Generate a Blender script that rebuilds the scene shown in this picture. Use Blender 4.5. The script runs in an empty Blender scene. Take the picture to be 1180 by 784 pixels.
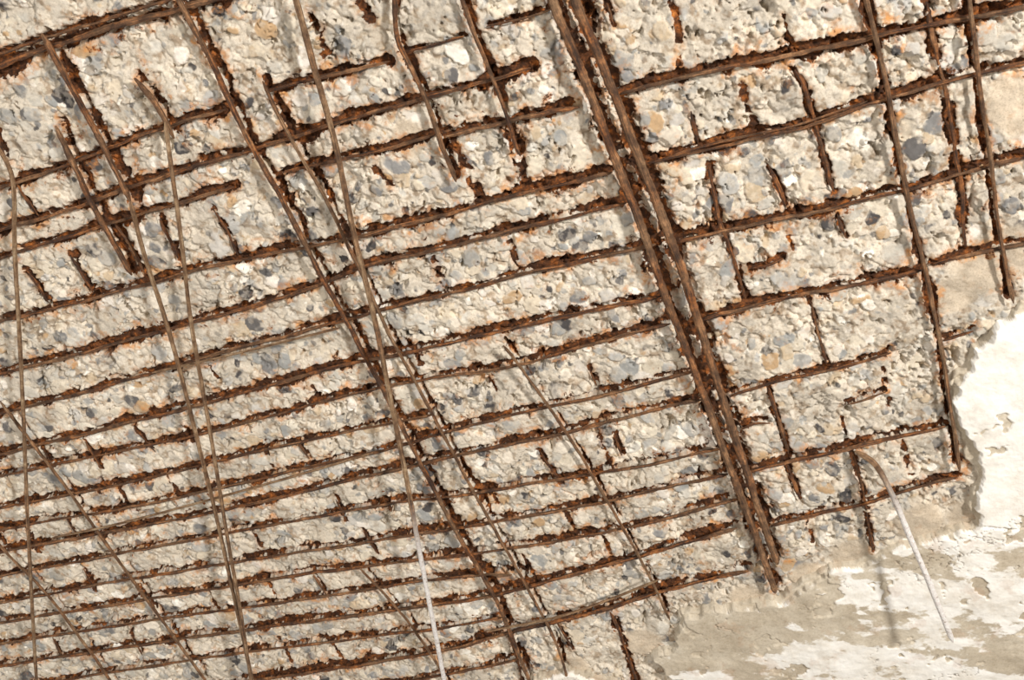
import bpy, math, numpy as np
from mathutils import Matrix, Vector
sc=bpy.context.scene
try: sc.view_settings.view_transform='Standard'
except Exception: pass
rng=np.random.default_rng(7)
# ------------------------------------------------------------ camera
W,H=1180,784
LENS=35.0; F=W*LENS/36.0
TILT=math.radians(33); ROLL=math.radians(12)
CEIL=2.60
CAMP=np.array([0,0,1.45])
R=(Matrix.Rotation(math.pi-TILT,3,'X') @ Matrix.Rotation(ROLL,3,'Z'))
cam=bpy.data.cameras.new('camera'); cam.lens=LENS; cam.sensor_width=36; cam.clip_start=0.01
co=bpy.data.objects.new('camera',cam); sc.collection.objects.link(co)
co.matrix_world=Matrix.Translation(Vector(CAMP)) @ R.to_4x4()
sc.camera=co
Rn=np.array(R)
def P(x,y,drop=0.0):
    """survey: photo trace -> plan position on the (horizontal) ceiling"""
    d=Rn@np.array([(x-W/2)/F,-(y-H/2)/F,-1.0])
    t=(CEIL-drop-CAMP[2])/d[2]
    return CAMP+d*t
# ------------------------------------------------------------ noise
TAB=rng.random((256,256)).astype(np.float32)
def vn(x,y,s,seed=0):
    u=x/s+seed*17.31+500; v=y/s+seed*9.77+500
    i=np.floor(u).astype(np.int32); j=np.floor(v).astype(np.int32)
    a=(u-i).astype(np.float32); b=(v-j).astype(np.float32)
    a=a*a*(3-2*a); b=b*b*(3-2*b)
    i&=255; j&=255; i1=(i+1)&255; j1=(j+1)&255
    return (TAB[i,j]*(1-a)+TAB[i1,j]*a)*(1-b)+(TAB[i,j1]*(1-a)+TAB[i1,j1]*a)*b
def fbm(x,y,s,seed=0,o=4,g=.55):
    r=0;n=0;w=1
    for k in range(o):
        r=r+w*vn(x,y,s,seed+k*3.7); n+=w; w*=g; s*=.47
    return r/n
def sst(a,b,x):
    t=np.clip((x-a)/(b-a),0,1); return t*t*(3-2*t)
# ------------------------------------------------------------ traces
HB=[ # bars of the near horizontal layer: (radius mm, pts)
(5.5,[(-60,98),(0,76),(60,54),(150,24),(250,0),(330,-22)]),
(3.0,[(-60,82),(0,62),(70,38),(160,12),(210,-5)]),
(3.6,[(-40,228),(0,215),(60,196),(120,172),(200,145),(262,127)]),
(3.2,[(310,106),(345,94),(400,82),(450,70)]),
(4.2,[(-60,284),(0,265),(60,248),(150,216),(205,198),(300,170),(400,138),(500,110),(550,97),(612,77)]),
(3.6,[(-60,318),(0,298),(100,266),(200,236),(270,215)]),
(3.2,[(325,200),(400,182),(470,165),(520,150)]),
(4.6,[(512,156),(560,146),(610,134),(668,122)]),
(3.9,[(-60,388),(0,371),(130,338),(250,306),(330,289),(415,272),(500,251),(600,225),(706,198)]),
(4.2,[(-60,448),(0,432),(100,405),(200,378),(300,350),(365,330),(425,306),(520,283),(620,259),(722,233)]),
(4.0,[(-60,493),(0,477),(120,446),(250,408),(340,385),(440,358),(560,327),(660,303),(755,282)]),
(4.4,[(-60,540),(0,524),(130,492),(250,461),(390,422),(460,408),(560,386),(660,363),(762,342)]),
(3.4,[(-60,563),(0,549),(140,520),(300,483),(400,455),(500,436),(570,426),(640,409),(772,372)]),
(3.5,[(-60,600),(0,586),(150,556),(300,520),(440,490),(500,478)]),
(3.6,[(-60,624),(0,611),(200,574),(350,540),(450,517),(525,495),(600,476),(700,454),(802,427)]),
(4.2,[(-60,648),(0,636),(200,600),(380,560),(480,536),(560,518),(640,501),(720,481),(808,460)]),
(3.6,[(-60,676),(0,664),(150,636),(300,608),(430,584),(520,573),(620,557),(720,540),(832,518)]),
(3.8,[(-60,706),(0,695),(150,668),(300,644),(440,622),(540,607),(640,590),(740,568),(840,547)]),
(4.0,[(-60,728),(0,718),(200,686),(400,656),(560,636),(650,622),(750,603),(852,575)]),
(3.9,[(-60,752),(0,742),(200,712),(400,684),(500,668),(590,662)]),
(4.6,[(-60,778),(0,768),(100,753),(300,724),(450,704),(560,688),(640,668),(740,640),(850,608)]),
(3.6,[(-60,808),(0,798),(100,780),(250,757),(420,735),(520,722),(580,712)]),
(5.0,[(100,812),(250,790),(420,766),(520,748),(600,726),(700,702),(770,680),(864,658)]),
(3.6,[(380,800),(470,786),(560,768),(600,758)]),
# right bay
(4.2,[(715,108),(800,86),(900,66),(1000,45),(1100,24),(1180,7),(1250,-8)]),
(3.6,[(745,188),(850,164),(935,142),(1010,118),(1100,93),(1180,72),(1250,52)]),
(2.6,[(770,180),(850,158),(930,140),(1000,116)]),
(4.0,[(775,280),(850,263),(960,240),(1040,221),(1110,201),(1180,181),(1250,163)]),
(4.6,[(805,370),(900,345),(1000,326),(1062,312)]),
(3.8,[(1075,305),(1120,293),(1180,280),(1250,265)]),
(3.2,[(840,458),(890,442),(960,425),(1027,407)]),
(3.2,[(1088,393),(1122,383)]),
(4.4,[(862,545),(900,534),(1000,512),(1090,491)]),
(3.6,[(888,606),(950,591),(1000,581),(1060,561),(1102,551)]),
(3.0,[(852,496),(868,489),(887,488)]),
(3.2,[(866,310),(885,306),(902,298)]),
(2.4,[(976,466),(1000,460),(1022,452)]),
(2.4,[(470,60),(500,52),(535,42)]),
(2.6,[(560,30),(600,22),(635,10)]),
]
VB=[ # cross bars tied under the first layer
(4.6,[(190,-30),(206,0),(245,75),(282,152),(330,240),(370,318),(412,395),(450,465),(490,545),(530,620),(575,700),(612,790),(630,830)]),
(3.2,[(303,94),(330,150),(370,220),(410,300),(450,388),(500,480),(545,565),(595,655),(640,740),(655,790)]),
(5.0,[(48,38),(75,88),(110,150),(150,232)]),
(4.8,[(64,145),(85,190),(108,240),(130,280),(152,318)]),
(4.8,[(155,90),(176,115),(190,140),(200,160)]),
(4.2,[(456,-20),(458,40),(470,70),(490,112),(508,165),(526,210)]),
(3.6,[(525,-25),(535,5),(555,60),(575,110),(592,160),(600,180)]),
(3.4,[(0,462),(50,528),(110,610),(170,692),(228,772),(260,820)]),
(3.2,[(-30,598),(0,630),(60,692),(115,768),(140,805)]),
(3.0,[(580,398),(640,480),(700,578),(745,658),(772,716)]),
(2.8,[(415,655),(460,704),(500,760),(520,800)]),
(3.6,[(992,-25),(998,0),(1020,92),(1045,220),(1070,330),(1090,430),(1106,542)]),
(3.2,[(1114,-25),(1118,0),(1130,100),(1144,210),(1156,290),(1168,350)]),
(3.0,[(1028,-20),(1000,-60)]),
]
MB=[
(6.2,[(622,-40),(636,0),(665,70),(700,160),(738,258),(768,345),(802,432),(836,525),(866,605),(893,683)]),
(6.8,[(646,-40),(662,0),(698,85),(730,165),(766,258),(800,356),(826,440),(852,520),(876,592),(896,650)]),
]
ST=[ # short corroded stubs / rust prints across the bays: (w mm, strength, pts)
(5,1,[(915,78),(930,105),(945,160),(962,222)]),(5,1,[(818,190),(830,250),(848,305),(860,346)]),
(4.5,1,[(796,126),(806,170)]),(4.5,.8,[(885,188),(905,240)]),(4,.7,[(905,262),(916,290)]),
(4,.8,[(964,245),(976,275)]),(3.5,1,[(934,346),(954,420)]),(5,1,[(886,446),(900,490),(909,525)]),
(5,1,[(908,535),(922,578)]),(4.5,1,[(980,522),(996,570),(1006,635)]),(5,.75,[(1040,505),(1052,550)]),
(6,.6,[(855,100),(868,145)]),(4,.7,[(905,18),(912,52)]),(3.5,.7,[(772,0),(780,30),(782,80)]),
(6,.9,[(1066,0),(1076,50),(1090,110),(1100,170),(1108,215),(1114,285)]),(4,.8,[(700,0),(708,30)]),
(4.5,1,[(184,252),(206,300)]),(4.5,1,[(130,256),(150,285),(168,318)]),(4.5,1,[(245,238),(260,262),(277,296)]),
(4.5,1,[(80,292),(110,340)]),(5,1,[(30,310),(58,352)]),(5,.9,[(18,208),(45,250)]),(4,.8,[(-5,150),(10,190)]),
(4.5,.75,[(585,282),(600,312)]),(4.5,.75,[(498,298),(512,332)]),(9,.75,[(522,172),(540,200),(552,225)]),
(7,.75,[(585,160),(600,190),(606,212)]),(7,.6,[(432,198),(452,216)]),(6,.5,[(600,262),(640,258)]),
(4.5,1,[(680,424),(690,446)]),(4.5,1,[(622,520),(646,556)]),(5,.75,[(690,505),(702,538)]),(4.5,1,[(709,500),(718,526)]),
(6,1,[(702,704),(720,745),(738,800)]),(5,1,[(585,726),(598,770),(604,800)]),(6,.75,[(360,20),(378,78)]),(8,.75,[(415,0),(428,25)]),
(4,1,[(98,508),(118,542)]),(4,1,[(155,494),(180,522)]),(4,.78,[(204,482),(222,508)]),(4,1,[(50,516),(62,540)]),
(4,.78,[(300,514),(316,544)]),(4,1,[(340,505),(358,530)]),(4,.78,[(130,556),(150,582)]),(4,.78,[(190,546),(206,570)]),
(4,1,[(75,596),(92,622)]),(4,.78,[(225,566),(240,590)]),(4,1,[(385,575),(400,602)]),(4,.78,[(285,604),(300,632)]),(4,.9,[(440,570),(452,592)]),
(4,1,[(360,660),(378,690)]),(4,.78,[(300,664),(318,690)]),(4,1,[(160,676),(180,702)]),(4,.78,[(235,672),(250,700)]),
(4,1,[(420,610),(436,640)]),(4,.78,[(30,610),(44,640)]),(4,1,[(95,655),(110,684)]),(4,.78,[(470,505),(486,530)]),
(4,.78,[(380,738),(398,770)]),(4,1,[(150,730),(165,756)]),(4,.78,[(320,736),(335,764)]),(4,1,[(60,734),(74,760)]),(4,1,[(640,714),(660,750)]),
(4,.78,[(240,420),(254,440)]),(4,.78,[(360,446),(376,470)]),(4,.78,[(470,396),(484,420)]),(4,.7,[(560,436),(572,456)]),(4,.78,[(650,592),(664,616)]),
(4,.78,[(560,560),(575,585)]),(4,.78,[(600,640),(616,668)]),(4,.78,[(690,612),(704,640)]),(4,.7,[(930,606),(938,626)]),(4,.7,[(1018,425),(1026,470)]),(4,.6,[(970,486),(976,506)]),
]
# ------------------------------------------------------------ ceiling grid
cor=np.array([P(x,y) for x,y in((0,0),(W,0),(W,H),(0,H))])
x0,x1=cor[:,0].min()-.04,cor[:,0].max()+.04; y0,y1=cor[:,1].min()-.04,cor[:,1].max()+.04
DX=.0013
def axis(a,b,ext=2.2):
    core=np.arange(a,b,DX); t=[];s=DX;d=0
    while d<ext:
        s=min(s*1.12,.12); d+=s; t.append(d)
    t=np.array(t); return np.concatenate([a-t[::-1],core,core[-1]+t])
ax=axis(x0,x1); ay=axis(y0,y1)
X,Y=np.meshgrid(ax,ay,indexing='xy'); X=X.astype(np.float32);Y=Y.astype(np.float32)
NY,NX=X.shape; print('GRID',NX,NY)
DN=np.full(X.shape,9.0,np.float32)
DS=np.full(X.shape,9.0,np.float32)
def splat(D,pts,w,k=5.0,off=0.0):
    for (a,b) in zip(pts[:-1],pts[1:]):
        m=w*k
        i0,i1=np.searchsorted(ax,[min(a[0],b[0])-m,max(a[0],b[0])+m]); j0,j1=np.searchsorted(ay,[min(a[1],b[1])-m,max(a[1],b[1])+m])
        if i1<=i0 or j1<=j0: continue
        xx=X[j0:j1,i0:i1];yy=Y[j0:j1,i0:i1]
        dx,dy=b[0]-a[0],b[1]-a[1]; L=dx*dx+dy*dy+1e-12
        t=np.clip(((xx-a[0])*dx+(yy-a[1])*dy)/L,0,1)
        d=np.hypot(xx-a[0]-t*dx,yy-a[1]-t*dy)/w+off
        D[j0:j1,i0:i1]=np.minimum(D[j0:j1,i0:i1],d)
STEP=.003
def spline(p,step=STEP):
    out=[]; n=len(p)
    for i in range(n-1):
        p0=p[max(i-1,0)];p1=p[i];p2=p[i+1];p3=p[min(i+2,n-1)]
        m=max(2,int(np.linalg.norm(p2-p1)/step))
        for t in np.arange(m)/m:
            out.append(.5*((2*p1)+(-p0+p2)*t+(2*p0-5*p1+4*p2-p3)*t*t+(-p0+3*p1-3*p2+p3)*t**3))
    out.append(p[-1]); return np.array(out)
def path(pts,drop,wob=.0012,seed=0):
    out=spline(np.array([P(x,y,drop) for x,y in pts]))
    s=np.arange(len(out))*STEP
    out[:,0]+=(fbm(s,s*0+seed,.06,seed+.3,3)-.5)*wob*4
    out[:,1]+=(fbm(s,s*0+seed,.06,seed+5.3,3)-.5)*wob*4
    out[:,2]+=(fbm(s,s*0+seed,.09,seed+9.3,2)-.5)*.004
    return out
HP=[(r*.001,path(p,.005,.0013,i)) for i,(r,p) in enumerate(HB)]
VP=[(r*.001,path(p,.013,.0008,i+60)) for i,(r,p) in enumerate(VB)]
MP=[(r*.001,path(p,.015,.0007,i+90)) for i,(r,p) in enumerate(MB)]
SP=[(w*.001,s,path(p,.001,.0015,i+120)) for i,(w,s,p) in enumerate(ST)]
for r,p in HP: splat(DN,p[::3],r)
for r,p in VP[:7]+VP[11:]: splat(DN,p[::3],r*.9,off=.25)
for r,p in VP[7:11]: splat(DN,p[::3],r*.7,off=.9)
for r,p in MP: splat(DN,p[::3],r,off=.0)
for w,s,p in SP: splat(DS,p[::3],w*.85,off=(1-s)*.8)
def stones(cell,seed,dens,amin,amax,pw=1.6):
    r2=np.random.default_rng(seed); n=257
    T=r2.random((n,n,8)).astype(np.float32)
    wx=X+(fbm(X,Y,.009,seed,2)-.5)*.006; wy=Y+(fbm(X,Y,.009,seed+4,2)-.5)*.006
    gi=np.floor(wx/cell).astype(np.int32); gj=np.floor(wy/cell).astype(np.int32)
    best=np.full(X.shape,9,np.float32); rid=np.zeros(X.shape+(4,),np.float32)
    for di in(-1,0,1):
        for dj in(-1,0,1):
            a=(gi+di);b=(gj+dj); t=T[a%n,b%n]
            cx=(a+.1+.8*t[...,0])*cell; cy=(b+.1+.8*t[...,1])*cell
            th=t[...,2]*np.pi; A=(amin+(amax-amin)*t[...,3]**pw); B=A*(.5+.4*t[...,4])
            ux=(wx-cx)*np.cos(th)+(wy-cy)*np.sin(th); uy=-(wx-cx)*np.sin(th)+(wy-cy)*np.cos(th)
            e=(np.abs(ux/A)**2.4+np.abs(uy/B)**2.4)**(1/2.4)
            e=np.where(t[...,5]<dens,e,9)
            m=e<best; best[m]=e[m]; rid[m]=t[m][:,[5,6,7,3]]
    rid[...,0]/=dens
    return best,rid
e1,id1=stones(.0215,11,.84,.0055,.0165,1.4)
e2,id2=stones(.0100,12,.80,.002,.0060)
SM=np.zeros_like(X)
for (px,py,rx) in [(1150,300,.09),(1100,340,.05),(1170,120,.07),(1060,600,.06),(980,640,.05),(1120,590,.06),(930,665,.05),(860,690,.05),(740,740,.06),(660,768,.05),(470,160,.045)]:
    c=P(px,py); SM=np.maximum(SM,np.exp(-(((X-c[0])**2+(Y-c[1])**2)/(rx*.6)**2)))
SM=sst(.35,.6,SM+(fbm(X,Y,.03,31)-.5)*.5)
patch=sst(.55,.63,fbm(X,Y,.045,77,4))
n1=fbm(X,Y,.035,1,5,.55); n2=fbm(X,Y,.010,2,4,.6); n3=fbm(X,Y,.12,3,3)
rd=1-np.abs(2*fbm(X,Y,.04,15,4,.55)-1); rd=sst(.84,1.0,rd)
s1=sst(1.0,.90,e1)*(1-SM)*(1-.85*patch); s2=sst(1.0,.8,e2)*(1-SM)*(1-.7*patch)*(1-s1)
lift1=(id1[...,1]-.40)*.0036
Z=(n3-.5)*.010+((n1-.5)*.0095*(1-.6*SM)+(n2-.5)*.0048*(1-.5*SM))*(1-.75*s1)
Z+=rd*.0036*(1-SM)*(1-s1)
Z+=-s1*(np.clip(1-e1**2,0,1)*.5+.5)*lift1 - s2*.0008*(id2[...,1]-.3)*2
Z+=np.exp(-((e1-1.03)/.06)**2)*.0013*(1-SM)*(1-patch)
ch=fbm(X+.3,Y,.034,21,5,.6); Z+=sst(.60,.615,ch)*.0042*(1-SM)
ch2=fbm(X+.9,Y,.022,23,4); Z+=sst(.72,.74,ch2)*.010*(1-SM)
rag=fbm(X,Y,.016,41,4,.72); rag2=fbm(X,Y,.05,44,3)
g=sst(2.0,1.2,DN-(rag-.5)*3.4-(rag2-.5)*1.8)
Z+=g*.0095
gs=sst(1.6,.7,DS+(.5-rag)*3.4)*sst(.30,.42,fbm(X,Y,.02,52,3)); Z+=gs*.004
rw=DN-(rag-.5)*5.2-(rag2-.5)*3.4
rust=np.clip(sst(1.8,1.15,rw)+gs*.95,0,1)
stain=np.clip(sst(4.4,1.4,DN-(rag-.5)*8-(rag2-.5)*7),0,1)*.85+sst(2.8,.8,DS-(rag-.5)*4)*.5
loose=sst(.66,.74,fbm(X,Y,.020,61,4,.65))
rust=np.maximum(rust,loose*.50*sst(9,2.5,DN)); stain=np.clip(np.maximum(stain,loose*(.25+.5*sst(9,3,DN))),0,1)
ZZ=(CEIL+Z).astype(np.float32)
pal=np.array([[.76,.74,.70],[.68,.66,.62],[.85,.82,.78],[.56,.55,.53],[.75,.71,.64],[.62,.61,.59],[.89,.87,.83],[.46,.455,.45],[.79,.74,.66],[.72,.65,.55],[.80,.77,.73],[.26,.25,.25],[.73,.71,.67],[.83,.79,.73],[.66,.65,.63],[.67,.56,.43],[.80,.77,.71],[.60,.59,.57],[.76,.72,.66],[.51,.505,.50],[.36,.35,.345],[.71,.69,.66],[.78,.74,.67],[.57,.57,.56]],np.float32)
def pick(idr): return pal[np.clip((idr*len(pal)).astype(int),0,len(pal)-1)]
c1=pick(id1[...,2]); c2=pick(id2[...,2])
mort=np.array([.775,.735,.675],np.float32)
tone=(.80+.36*fbm(X,Y,.03,81,4))[...,None]
base=mort*tone
base=base*(1-.24*sst(.55,.75,fbm(X,Y,.009,83,3))[...,None]*np.array([.8,1,1.2],np.float32))
vein=(.86+.28*fbm(X,Y,.005,85,3,.7))[...,None]
dust=sst(.50,.60,fbm(X,Y,.009,86,4))[...,None]*.6
col=base
m2=s2[...,None]*(.85-.5*dust); col=col*(1-m2)+c2*vein*m2
m1=s1[...,None]*(.97-dust*.75); col=col*(1-m1)+c1*vein*m1
smc=np.array([.74,.68,.60],np.float32)*tone
col=col*(1-SM[...,None]*.8)+smc*SM[...,None]*.8
def srgb2lin(c): return np.where(c<=.04045,c/12.92,((np.clip(c,0,1)+.055)/1.055)**2.4)
lin=srgb2lin(np.clip(col*1.06,0,1))
def grid_mesh(name,Xa,Ya,Za,keep=None,attrs={}):
    ny,nx=Xa.shape
    idx=np.arange(nx*ny,dtype=np.int32).reshape(ny,nx)
    q=np.stack([idx[:-1,:-1],idx[1:,:-1],idx[1:,1:],idx[:-1,1:]],-1).reshape(-1,4)
    v=np.stack([Xa,Ya,Za],-1).reshape(-1,3).astype(np.float32)
    at={k:a.reshape(-1,4).astype(np.float32) for k,a in attrs.items()}
    if keep is not None:
        k=keep.reshape(-1); q=q[k[q].all(1)]
        used=np.unique(q); mp=np.full(nx*ny,-1,np.int32); mp[used]=np.arange(len(used)); q=mp[q]; v=v[used]; at={kk:a[used] for kk,a in at.items()}
    return raw_mesh(name,v,q,at)
def raw_mesh(name,v,q,at):
    me=bpy.data.meshes.new(name)
    me.vertices.add(len(v)); me.vertices.foreach_set('co',np.ascontiguousarray(v,dtype=np.float32).ravel())
    me.loops.add(q.size); me.loops.foreach_set('vertex_index',q.astype(np.int32).ravel())
    me.polygons.add(len(q)); me.polygons.foreach_set('loop_start',(np.arange(len(q))*4).astype(np.int32))
    me.polygons.foreach_set('use_smooth',np.ones(len(q),bool))
    for k,a in at.items():
        A=me.color_attributes.new(k,'FLOAT_COLOR','POINT'); A.data.foreach_set('color',np.ascontiguousarray(a,dtype=np.float32).ravel())
    me.update(calc_edges=True); me.validate()
    o=bpy.data.objects.new(name,me); sc.collection.objects.link(o); return o
one=np.ones_like(X)
ceil=grid_mesh('ceiling',X,Y,ZZ,attrs={'base':np.concatenate([lin,one[...,None]],-1),'mask':np.stack([rust,stain,s1*(1-dust[...,0]),one],-1)})
# ------------------------------------------------------------ materials
class NT:
    def __init__(s,name):
        s.m=bpy.data.materials.new(name); s.m.use_nodes=True; s.t=s.m.node_tree; s.b=s.t.nodes['Principled BSDF']
        s.tc=s.n('ShaderNodeNewGeometry').outputs['Position']
    def n(s,t,**k):
        x=s.t.nodes.new(t)
        for a,b in k.items(): setattr(x,a,b)
        return x
    def l(s,a,b): s.t.links.new(a,b)
    def noise(s,sc_,d=6,r=.6,vec=None):
        x=s.n('ShaderNodeTexNoise'); x.inputs['Scale'].default_value=sc_; x.inputs['Detail'].default_value=d; x.inputs['Roughness'].default_value=r; s.l(vec or s.tc,x.inputs['Vector']); return x.outputs['Fac']
    def ramp(s,f,st):
        x=s.n('ShaderNodeValToRGB'); e=x.color_ramp.elements
        while len(e)<len(st): e.new(.5)
        for i,(p,c) in enumerate(st): e[i].position=p; e[i].color=(*c,1) if len(c)==3 else c
        s.l(f,x.inputs['Fac']); return x.outputs['Color']
    def mix(s,f,a,b,bt='MIX'):
        x=s.n('ShaderNodeMix',data_type='RGBA',blend_type=bt)
        for i,v in((0,f),(6,a),(7,b)):
            if isinstance(v,bpy.types.NodeSocket): s.l(v,x.inputs[i])
            else: x.inputs[i].default_value=v if i==0 else (*v,1)
        return x.outputs[2]
    def math(s,op,a,b,clamp=False):
        x=s.n('ShaderNodeMath',operation=op,use_clamp=clamp)
        for i,v in enumerate((a,b)):
            if isinstance(v,bpy.types.NodeSocket): s.l(v,x.inputs[i])
            else: x.inputs[i].default_value=v
        return x.outputs[0]
    def bump(s,h,st,d,prev=None):
        x=s.n('ShaderNodeBump'); x.inputs['Distance'].default_value=d; s.l(h,x.inputs['Height'])
        if isinstance(st,bpy.types.NodeSocket): s.l(st,x.inputs['Strength'])
        else: x.inputs['Strength'].default_value=st
        if prev: s.l(prev,x.inputs['Normal'])
        return x.outputs[0]
def L(r,g,b): return tuple(float(v) for v in srgb2lin(np.array([r,g,b])/255.0))
RR=[(.31,L(35,21,13)),(.45,L(64,39,23)),(.54,L(102,61,33)),(.63,L(162,95,43)),(.75,L(206,138,70))]
m=NT('spalled_concrete')
a=m.n('ShaderNodeAttribute',attribute_name='base').outputs['Color']
k=m.n('ShaderNodeAttribute',attribute_name='mask'); sp=m.n('ShaderNodeSeparateColor'); m.l(k.outputs['Color'],sp.inputs[0])
rough=m.math('SUBTRACT',1.0,m.math('MULTIPLY',sp.outputs[2],.85))
fine=m.noise(420,6,.7); fn=m.ramp(fine,[(.28,(.62,.58,.53)),(.47,(.97,.97,.96)),(.75,(1.12,1.12,1.12))])
c=m.mix(m.math('ADD',m.math('MULTIPLY',rough,.75),.25),a,m.mix(1.0,a,fn,'MULTIPLY'))
sn=m.noise(55,6,.7)
stainc=m.ramp(m.noise(38,5,.6),[(.35,L(128,84,50)),(.5,L(190,130,76)),(.66,L(216,146,66))])
sf=m.math('MULTIPLY',sp.outputs[1],m.ramp(sn,[(.44,(0,0,0)),(.58,(.92,.92,.92))]))
c=m.mix(sf,c,stainc)
rn=m.math('ADD',sp.outputs[0],m.math('MULTIPLY',m.math('SUBTRACT',m.noise(180,7,.75),.5),1.8))
rf=m.ramp(rn,[(.40,(0,0,0)),(.56,(1,1,1))])
c=m.mix(rf,c,m.ramp(m.noise(75,8,.75),RR))
m.l(c,m.b.inputs['Base Color']); m.b.inputs['Roughness'].default_value=.85; m.b.inputs['Specular IOR Level'].default_value=.25
n_=m.bump(m.noise(120,8,.72),m.math('MULTIPLY',rough,.5),.0035); n_=m.bump(m.noise(700,4,.6),m.math('MULTIPLY',rough,.4),.001,n_)
m.l(n_,m.b.inputs['Normal'])
ceil.data.materials.append(m.m)
m=NT('rusted_steel')
pk=m.n('ShaderNodeAttribute',attribute_name='tone'); sp=m.n('ShaderNodeSeparateColor'); m.l(pk.outputs['Color'],sp.inputs[0])
uv=m.n('ShaderNodeAttribute',attribute_name='grain').outputs['Vector']
str_=m.noise(1.0,7,.72,uv)
f=m.math('ADD',m.math('MULTIPLY',str_,.5),m.math('MULTIPLY',m.noise(48,8,.78),.5))
rc=m.ramp(f,[(.38,L(34,21,14)),(.455,L(64,40,25)),(.51,L(100,62,35)),(.565,L(158,96,46)),(.66,L(200,150,98))])
tan=m.ramp(f,[(.38,L(76,50,34)),(.47,L(122,92,64)),(.55,L(162,134,102)),(.64,L(206,186,156))])
wh=m.ramp(m.noise(200,5,.7),[(.33,L(150,128,110)),(.42,L(226,218,212)),(.7,L(248,246,243))])
c=m.mix(sp.outputs[0],rc,tan); c=m.mix(sp.outputs[1],c,wh)
m.l(c,m.b.inputs['Base Color']); m.b.inputs['Roughness'].default_value=.62; m.b.inputs['Specular IOR Level'].default_value=.4
n_=m.bump(str_,.8,.003); m.l(m.bump(m.noise(380,7,.75),.8,.002,n_),m.b.inputs['Normal']); RUST=m.m
# ------------------------------------------------------------ tubes
def tube(name,p,r,jit=.25,tone=(0,0),paint=None,sides=10,seed=0,flat=1.0,taper=.3,ribs=0):
    n=len(p); T=np.gradient(p,axis=0); T/=np.linalg.norm(T,axis=1)[:,None]+1e-9
    up=np.array([0,0,1.0]); S=np.cross(T,up); S/=np.linalg.norm(S,axis=1)[:,None]+1e-9; U=np.cross(S,T)
    an=np.linspace(0,2*np.pi,sides,endpoint=False); s=np.arange(n)
    rg=np.random.default_rng(seed)
    A,Sg=np.meshgrid(an,s)
    rr=1+jit*(fbm(Sg*STEP,np.cos(A)*.006+np.sin(A)*.004,.022,seed+.5,3,.7)-.5)*2.8+jit*.45*(rg.random(A.shape)-.5)
    if ribs: rr=rr+.08*((s//2)%2)[:,None]
    ends=np.minimum(1,taper+(1-taper)*np.minimum(s,s[::-1])/5.0)[:,None]
    rr=np.clip(rr,.3,1.8)*r*ends
    v=p[:,None,:]+S[:,None,:]*(np.cos(A)*rr)[...,None]+U[:,None,:]*(np.sin(A)*rr*flat)[...,None]
    v=v.reshape(-1,3)
    i=np.arange(n-1)[:,None]*sides; j=np.arange(sides)[None]; j2=(j+1)%sides
    q=np.stack([i+j,i+j2,i+sides+j2,i+sides+j],-1).reshape(-1,4)
    v=np.vstack([v,p[0],p[-1]]); c0=len(v)-2; c1=len(v)-1
    cap=[]
    for k_ in range(0,sides-1,2):
        cap.append([c0,(k_+2)%sides,k_+1,k_]); b=(n-1)*sides; cap.append([c1,b+k_,b+k_+1,b+(k_+2)%sides])
    q=np.vstack([q,np.array(cap)])
    tv=np.zeros((len(v),4),np.float32); tv[:,3]=1; tv[:,1]=tone[1]
    tv[:-2,0]=np.clip(tone[0]+(fbm(Sg*STEP,A*0+seed,.05,seed+2.2,3,.6)-.5)*1.1,0,1).ravel()
    gr=np.zeros((len(v),4),np.float32); gr[:,3]=1
    gr[:-2,0]=(Sg*STEP*28+seed*3.1).ravel(); gr[:-2,1]=(np.cos(A)*1.6).ravel(); gr[:-2,2]=(np.sin(A)*1.6).ravel()
    if paint is not None:
        f=np.repeat(sst(paint[0],paint[1],s/(n-1)),sides); tv[:len(f),1]=f; tv[-1,1]=f[-1]
    o=raw_mesh(name,v,q,{'tone':tv,'grain':gr}); o.data.materials.append(RUST); return o
def group(name):
    e=bpy.data.objects.new(name,None); e.location=(0,.8,CEIL); sc.collection.objects.link(e); return e
def adopt(o,e):
    o.parent=e; o.matrix_parent_inverse=Matrix.Translation((0,-.8,-CEIL))
g1=group('rusted_rebar_grid')
for i,(r,p) in enumerate(HP): adopt(tube(f'rebar_{i+1}',p,r*.64,.5,(.14,0),seed=i),g1)
for i,(r,p) in enumerate(VP): adopt(tube(f'cross_bar_{i+1}',p,r*.76,.26,(.5 if i in(1,7,8,9,10,11,12) else .2,0),seed=50+i),g1)
for i,(w,s,p) in enumerate(SP):
    if s>=.8 and len(p)>5: adopt(tube(f'rebar_stub_{i+1}',p[1:-1],w*.45,.7,(0,0),seed=200+i,flat=.7),g1)
g2=group('rusted_main_rebar_pair')
for i,(r,p) in enumerate(MP): adopt(tube(f'main_bar_{i+1}',p,r*.80,.2,(.32,0),seed=90+i,ribs=1),g2)
WR=[
(3.1,.02,.05,[(150,232),(168,300),(188,360),(208,430),(228,510),(248,590),(268,680),(292,790),(302,830)],None),
(2.9,.02,.06,[(190,140),(197,190),(208,270),(220,370),(232,440),(246,520),(262,620),(278,710),(290,790),(296,830)],None),
(3.8,.02,.06,[(330,-30),(341,0),(364,85),(386,165),(408,270),(430,360),(450,460),(468,550),(488,660),(512,784),(520,830)],(.60,.72)),
(2.9,.02,.06,[(-10,160),(14,205),(17,290),(22,380),(27,480),(31,580),(36,680),(42,784),(46,830)],None),
(4.0,.012,.09,[(985,520),(1008,535),(1028,570),(1048,618),(1070,670),(1098,740)],(.1,.4)),
(2.2,.02,.03,[(560,728),(640,712),(700,692),(760,668)],None),
(1.9,.02,.03,[(60,620),(140,603),(300,560),(430,522)],None),
(1.9,.02,.02,[(175,430),(270,408),(392,378)],None),
]
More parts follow.
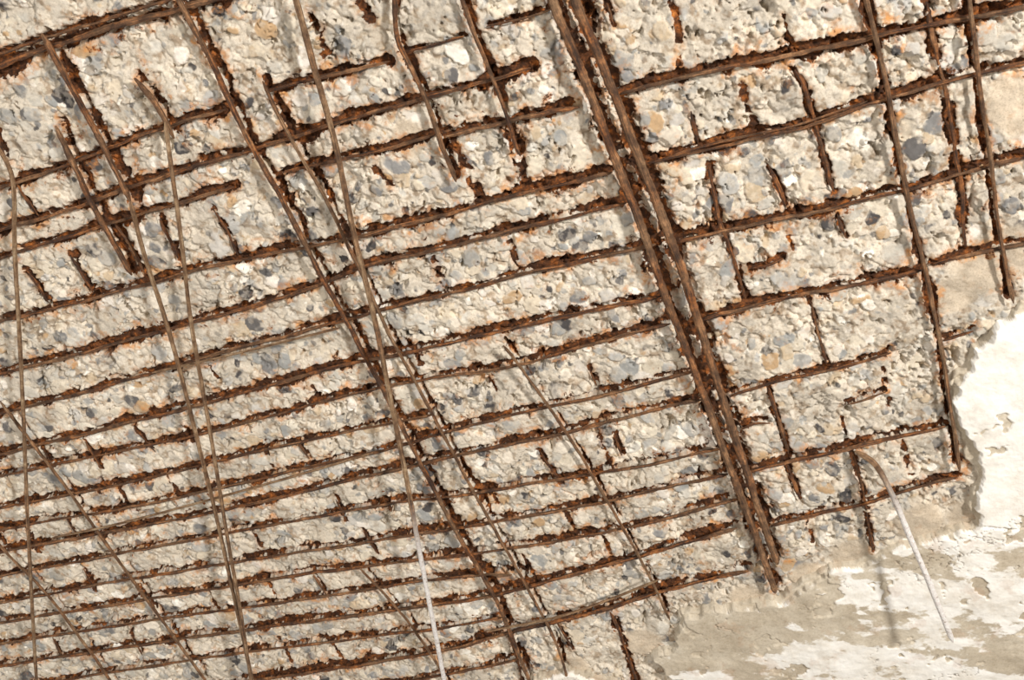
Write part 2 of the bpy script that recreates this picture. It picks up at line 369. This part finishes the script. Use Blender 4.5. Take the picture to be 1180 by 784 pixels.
for i,(r,d0,d1,pts,pa) in enumerate(WR):
    n=len(pts); p=spline(np.array([P(x,y,d0+(d1-d0)*j/(n-1)) for j,(x,y) in enumerate(pts)]))
    tube('loose_steel_wire',p,r*.001,.12,(.8,0),pa,seed=300+i)
# ------------------------------------------------------------ plaster remnant
PL=[(1330,330),(1180,352),(1158,366),(1140,372),(1128,388),(1106,408),(1098,426),(1101,470),(1106,505),(1116,545),(1110,566),(1122,598),(1092,604),(1050,620),(1000,638),(955,650),(925,672),(896,688),(850,690),(812,698),(784,702),(772,735),(750,752),(770,775),(768,800),(760,860),(1000,960),(1330,960)]
poly=np.array([P(x,y)[:2] for x,y in PL])
PL2=[(590,830),(604,788),(622,776),(650,766),(676,770),(704,778),(726,792),(738,840)]
poly2=np.array([P(x,y)[:2] for x,y in PL2])
UP=np.array([P(x,y)[:2] for x,y in [(1330,300),(1180,340),(1128,360),(1090,408),(1096,520),(1110,600),(1330,600)]])
def sdf(xx,yy,pl):
    d=np.full(xx.shape,9.,np.float32); ins=np.zeros(xx.shape,bool); n=len(pl)
    for i in range(n):
        a=pl[i];b=pl[(i+1)%n]; dx,dy=b-a
        t=np.clip(((xx-a[0])*dx+(yy-a[1])*dy)/(dx*dx+dy*dy),0,1)
        d=np.minimum(d,np.hypot(xx-a[0]-t*dx,yy-a[1]-t*dy))
        c=((a[1]>yy)!=(b[1]>yy))
        with np.errstate(divide='ignore',invalid='ignore'): c&=xx<(b[0]-a[0])*(yy-a[1])/(b[1]-a[1]+1e-12)+a[0]
        ins^=c
    return np.where(ins,d,-d)
def plaster(name,pl,bias=0.0):
    px=np.arange(pl[:,0].min()-.03,pl[:,0].max()+.03,.0014); py=np.arange(pl[:,1].min()-.03,pl[:,1].max()+.03,.0014)
    A,B=np.meshgrid(px,py,indexing='xy')
    jag=np.abs(2*fbm(A,B,.035,90,3,.5)-1)
    sd=sdf(A,B,pl)+(fbm(A,B,.045,91,3,.5)-.5)*.034-(jag-.2)*.014
    sdU=sdf(A,B,UP)+(fbm(A,B,.02,93,5,.65)-.5)*.016
    e2_=sd-.002+(fbm(A,B,.04,92,3,.5)-.5)*.024
    z=CEIL+.010-.018*sst(-.001,.0015,sd)-.009*sst(.004,.0055,e2_)
    z+=(fbm(A,B,.08,94,4)-.5)*.007+(fbm(A,B,.03,84,4)-.5)*.0025+(fbm(A,B,.006,95,3)-.5)*.0008+(fbm(A,B,.012,89,3)-.5)*.003*(1-sst(.004,.008,e2_))
    cr=fbm(A,B,.13,88,5,.62); crack=np.exp(-((cr-.5)/.0022)**2)*sst(.54,.60,fbm(A,B,.18,87,2))
    pk_=sst(.66,.68,fbm(A,B,.05,83,4,.6)); z+=pk_*.0025
    z+=np.exp(-(sdU/.0018)**2)*.006*(sd>.008)+crack*.004
    w=sst(-.001,.002,sdU)
    low=.05+.9*sst(.43,.58,fbm(A*.6+B*.3,B,.07,96,6,.66))+bias
    white=np.clip(w*.98*(.7+.3*sst(.2,.4,fbm(A,B,.03,99,4)))+(1-w)*low,0,1)*sst(.003,.005,e2_)*(1-pk_*.8)
    rustm=sst(.62,.70,fbm(A,B,.03,98,4))*.35*(1-w)
    o=grid_mesh(name,A,B,z,keep=sd>-.003,attrs={'mask':np.stack([white,rustm,crack*.7,np.ones_like(A)],-1)})
    o.data.materials.append(PLM); return o
m=NT('old_plaster')
k=m.n('ShaderNodeAttribute',attribute_name='mask'); sp=m.n('ShaderNodeSeparateColor'); m.l(k.outputs['Color'],sp.inputs[0])
tan=m.ramp(m.noise(16,8,.65),[(.3,L(168,154,133)),(.5,L(191,179,159)),(.7,L(210,200,182))])
tan=m.mix(1.0,tan,m.ramp(m.noise(260,6,.7),[(.3,(.78,.75,.70)),(.52,(1,1,1))]),'MULTIPLY')
whc=m.ramp(m.noise(22,8,.7),[(.3,L(218,210,197)),(.5,L(236,232,224)),(.7,L(244,242,238))])
wf=m.math('ADD',sp.outputs[0],m.math('MULTIPLY',m.math('SUBTRACT',m.noise(70,10,.8),.5),1.5),True)
c=m.mix(m.ramp(wf,[(.25,(0,0,0)),(.68,(1,1,1))]),tan,whc)
c=m.mix(m.math('MULTIPLY',sp.outputs[1],m.noise(60,5,.6)),c,L(176,130,92))
c=m.mix(sp.outputs[2],c,L(84,66,52))
m.l(c,m.b.inputs['Base Color']); m.b.inputs['Roughness'].default_value=.8
n_=m.bump(m.noise(45,8,.65),.4,.005); n_=m.bump(m.noise(420,5,.6),.35,.001,n_); m.l(n_,m.b.inputs['Normal']); PLM=m.m
plaster('plaster_remnant',poly); plaster('plaster_remnant',poly2,.4)
# ------------------------------------------------------------ floor
m=NT('floor_concrete'); m.l(m.ramp(m.noise(3,8,.65),[(.3,L(150,142,130)),(.7,L(190,181,168))]),m.b.inputs['Base Color']); m.b.inputs['Roughness'].default_value=.9
fx=np.linspace(-5,5,60); A,B=np.meshgrid(fx,fx+.8,indexing='xy')
fl=grid_mesh('floor',A[:,::-1],B,(fbm(A,B,.6,5)-.5)*.01); fl.data.materials.append(m.m)
# ------------------------------------------------------------ light
w=bpy.data.worlds.new('world'); sc.world=w; w.use_nodes=True
bg=w.node_tree.nodes['Background']; bg.inputs[0].default_value=(1,.985,.96,1); bg.inputs[1].default_value=.52
def area(name,loc,tgt,size,e,col):
    l=bpy.data.lights.new(name,'AREA'); l.size=size; l.energy=e; l.color=col
    o=bpy.data.objects.new(name,l); sc.collection.objects.link(o); o.location=loc
    o.rotation_euler=(Vector(tgt)-Vector(loc)).to_track_quat('-Z','Y').to_euler()
area('key_light',(1.4,-1.6,.7),(-.3,1.1,CEIL),.22,122,(1,.972,.93))  # added key lamp, unseen in the scene, set to one side for surface relief
area('fill_light',(-1.6,.6,.3),(-.3,1.1,CEIL),1.2,34,(1,.985,.96))
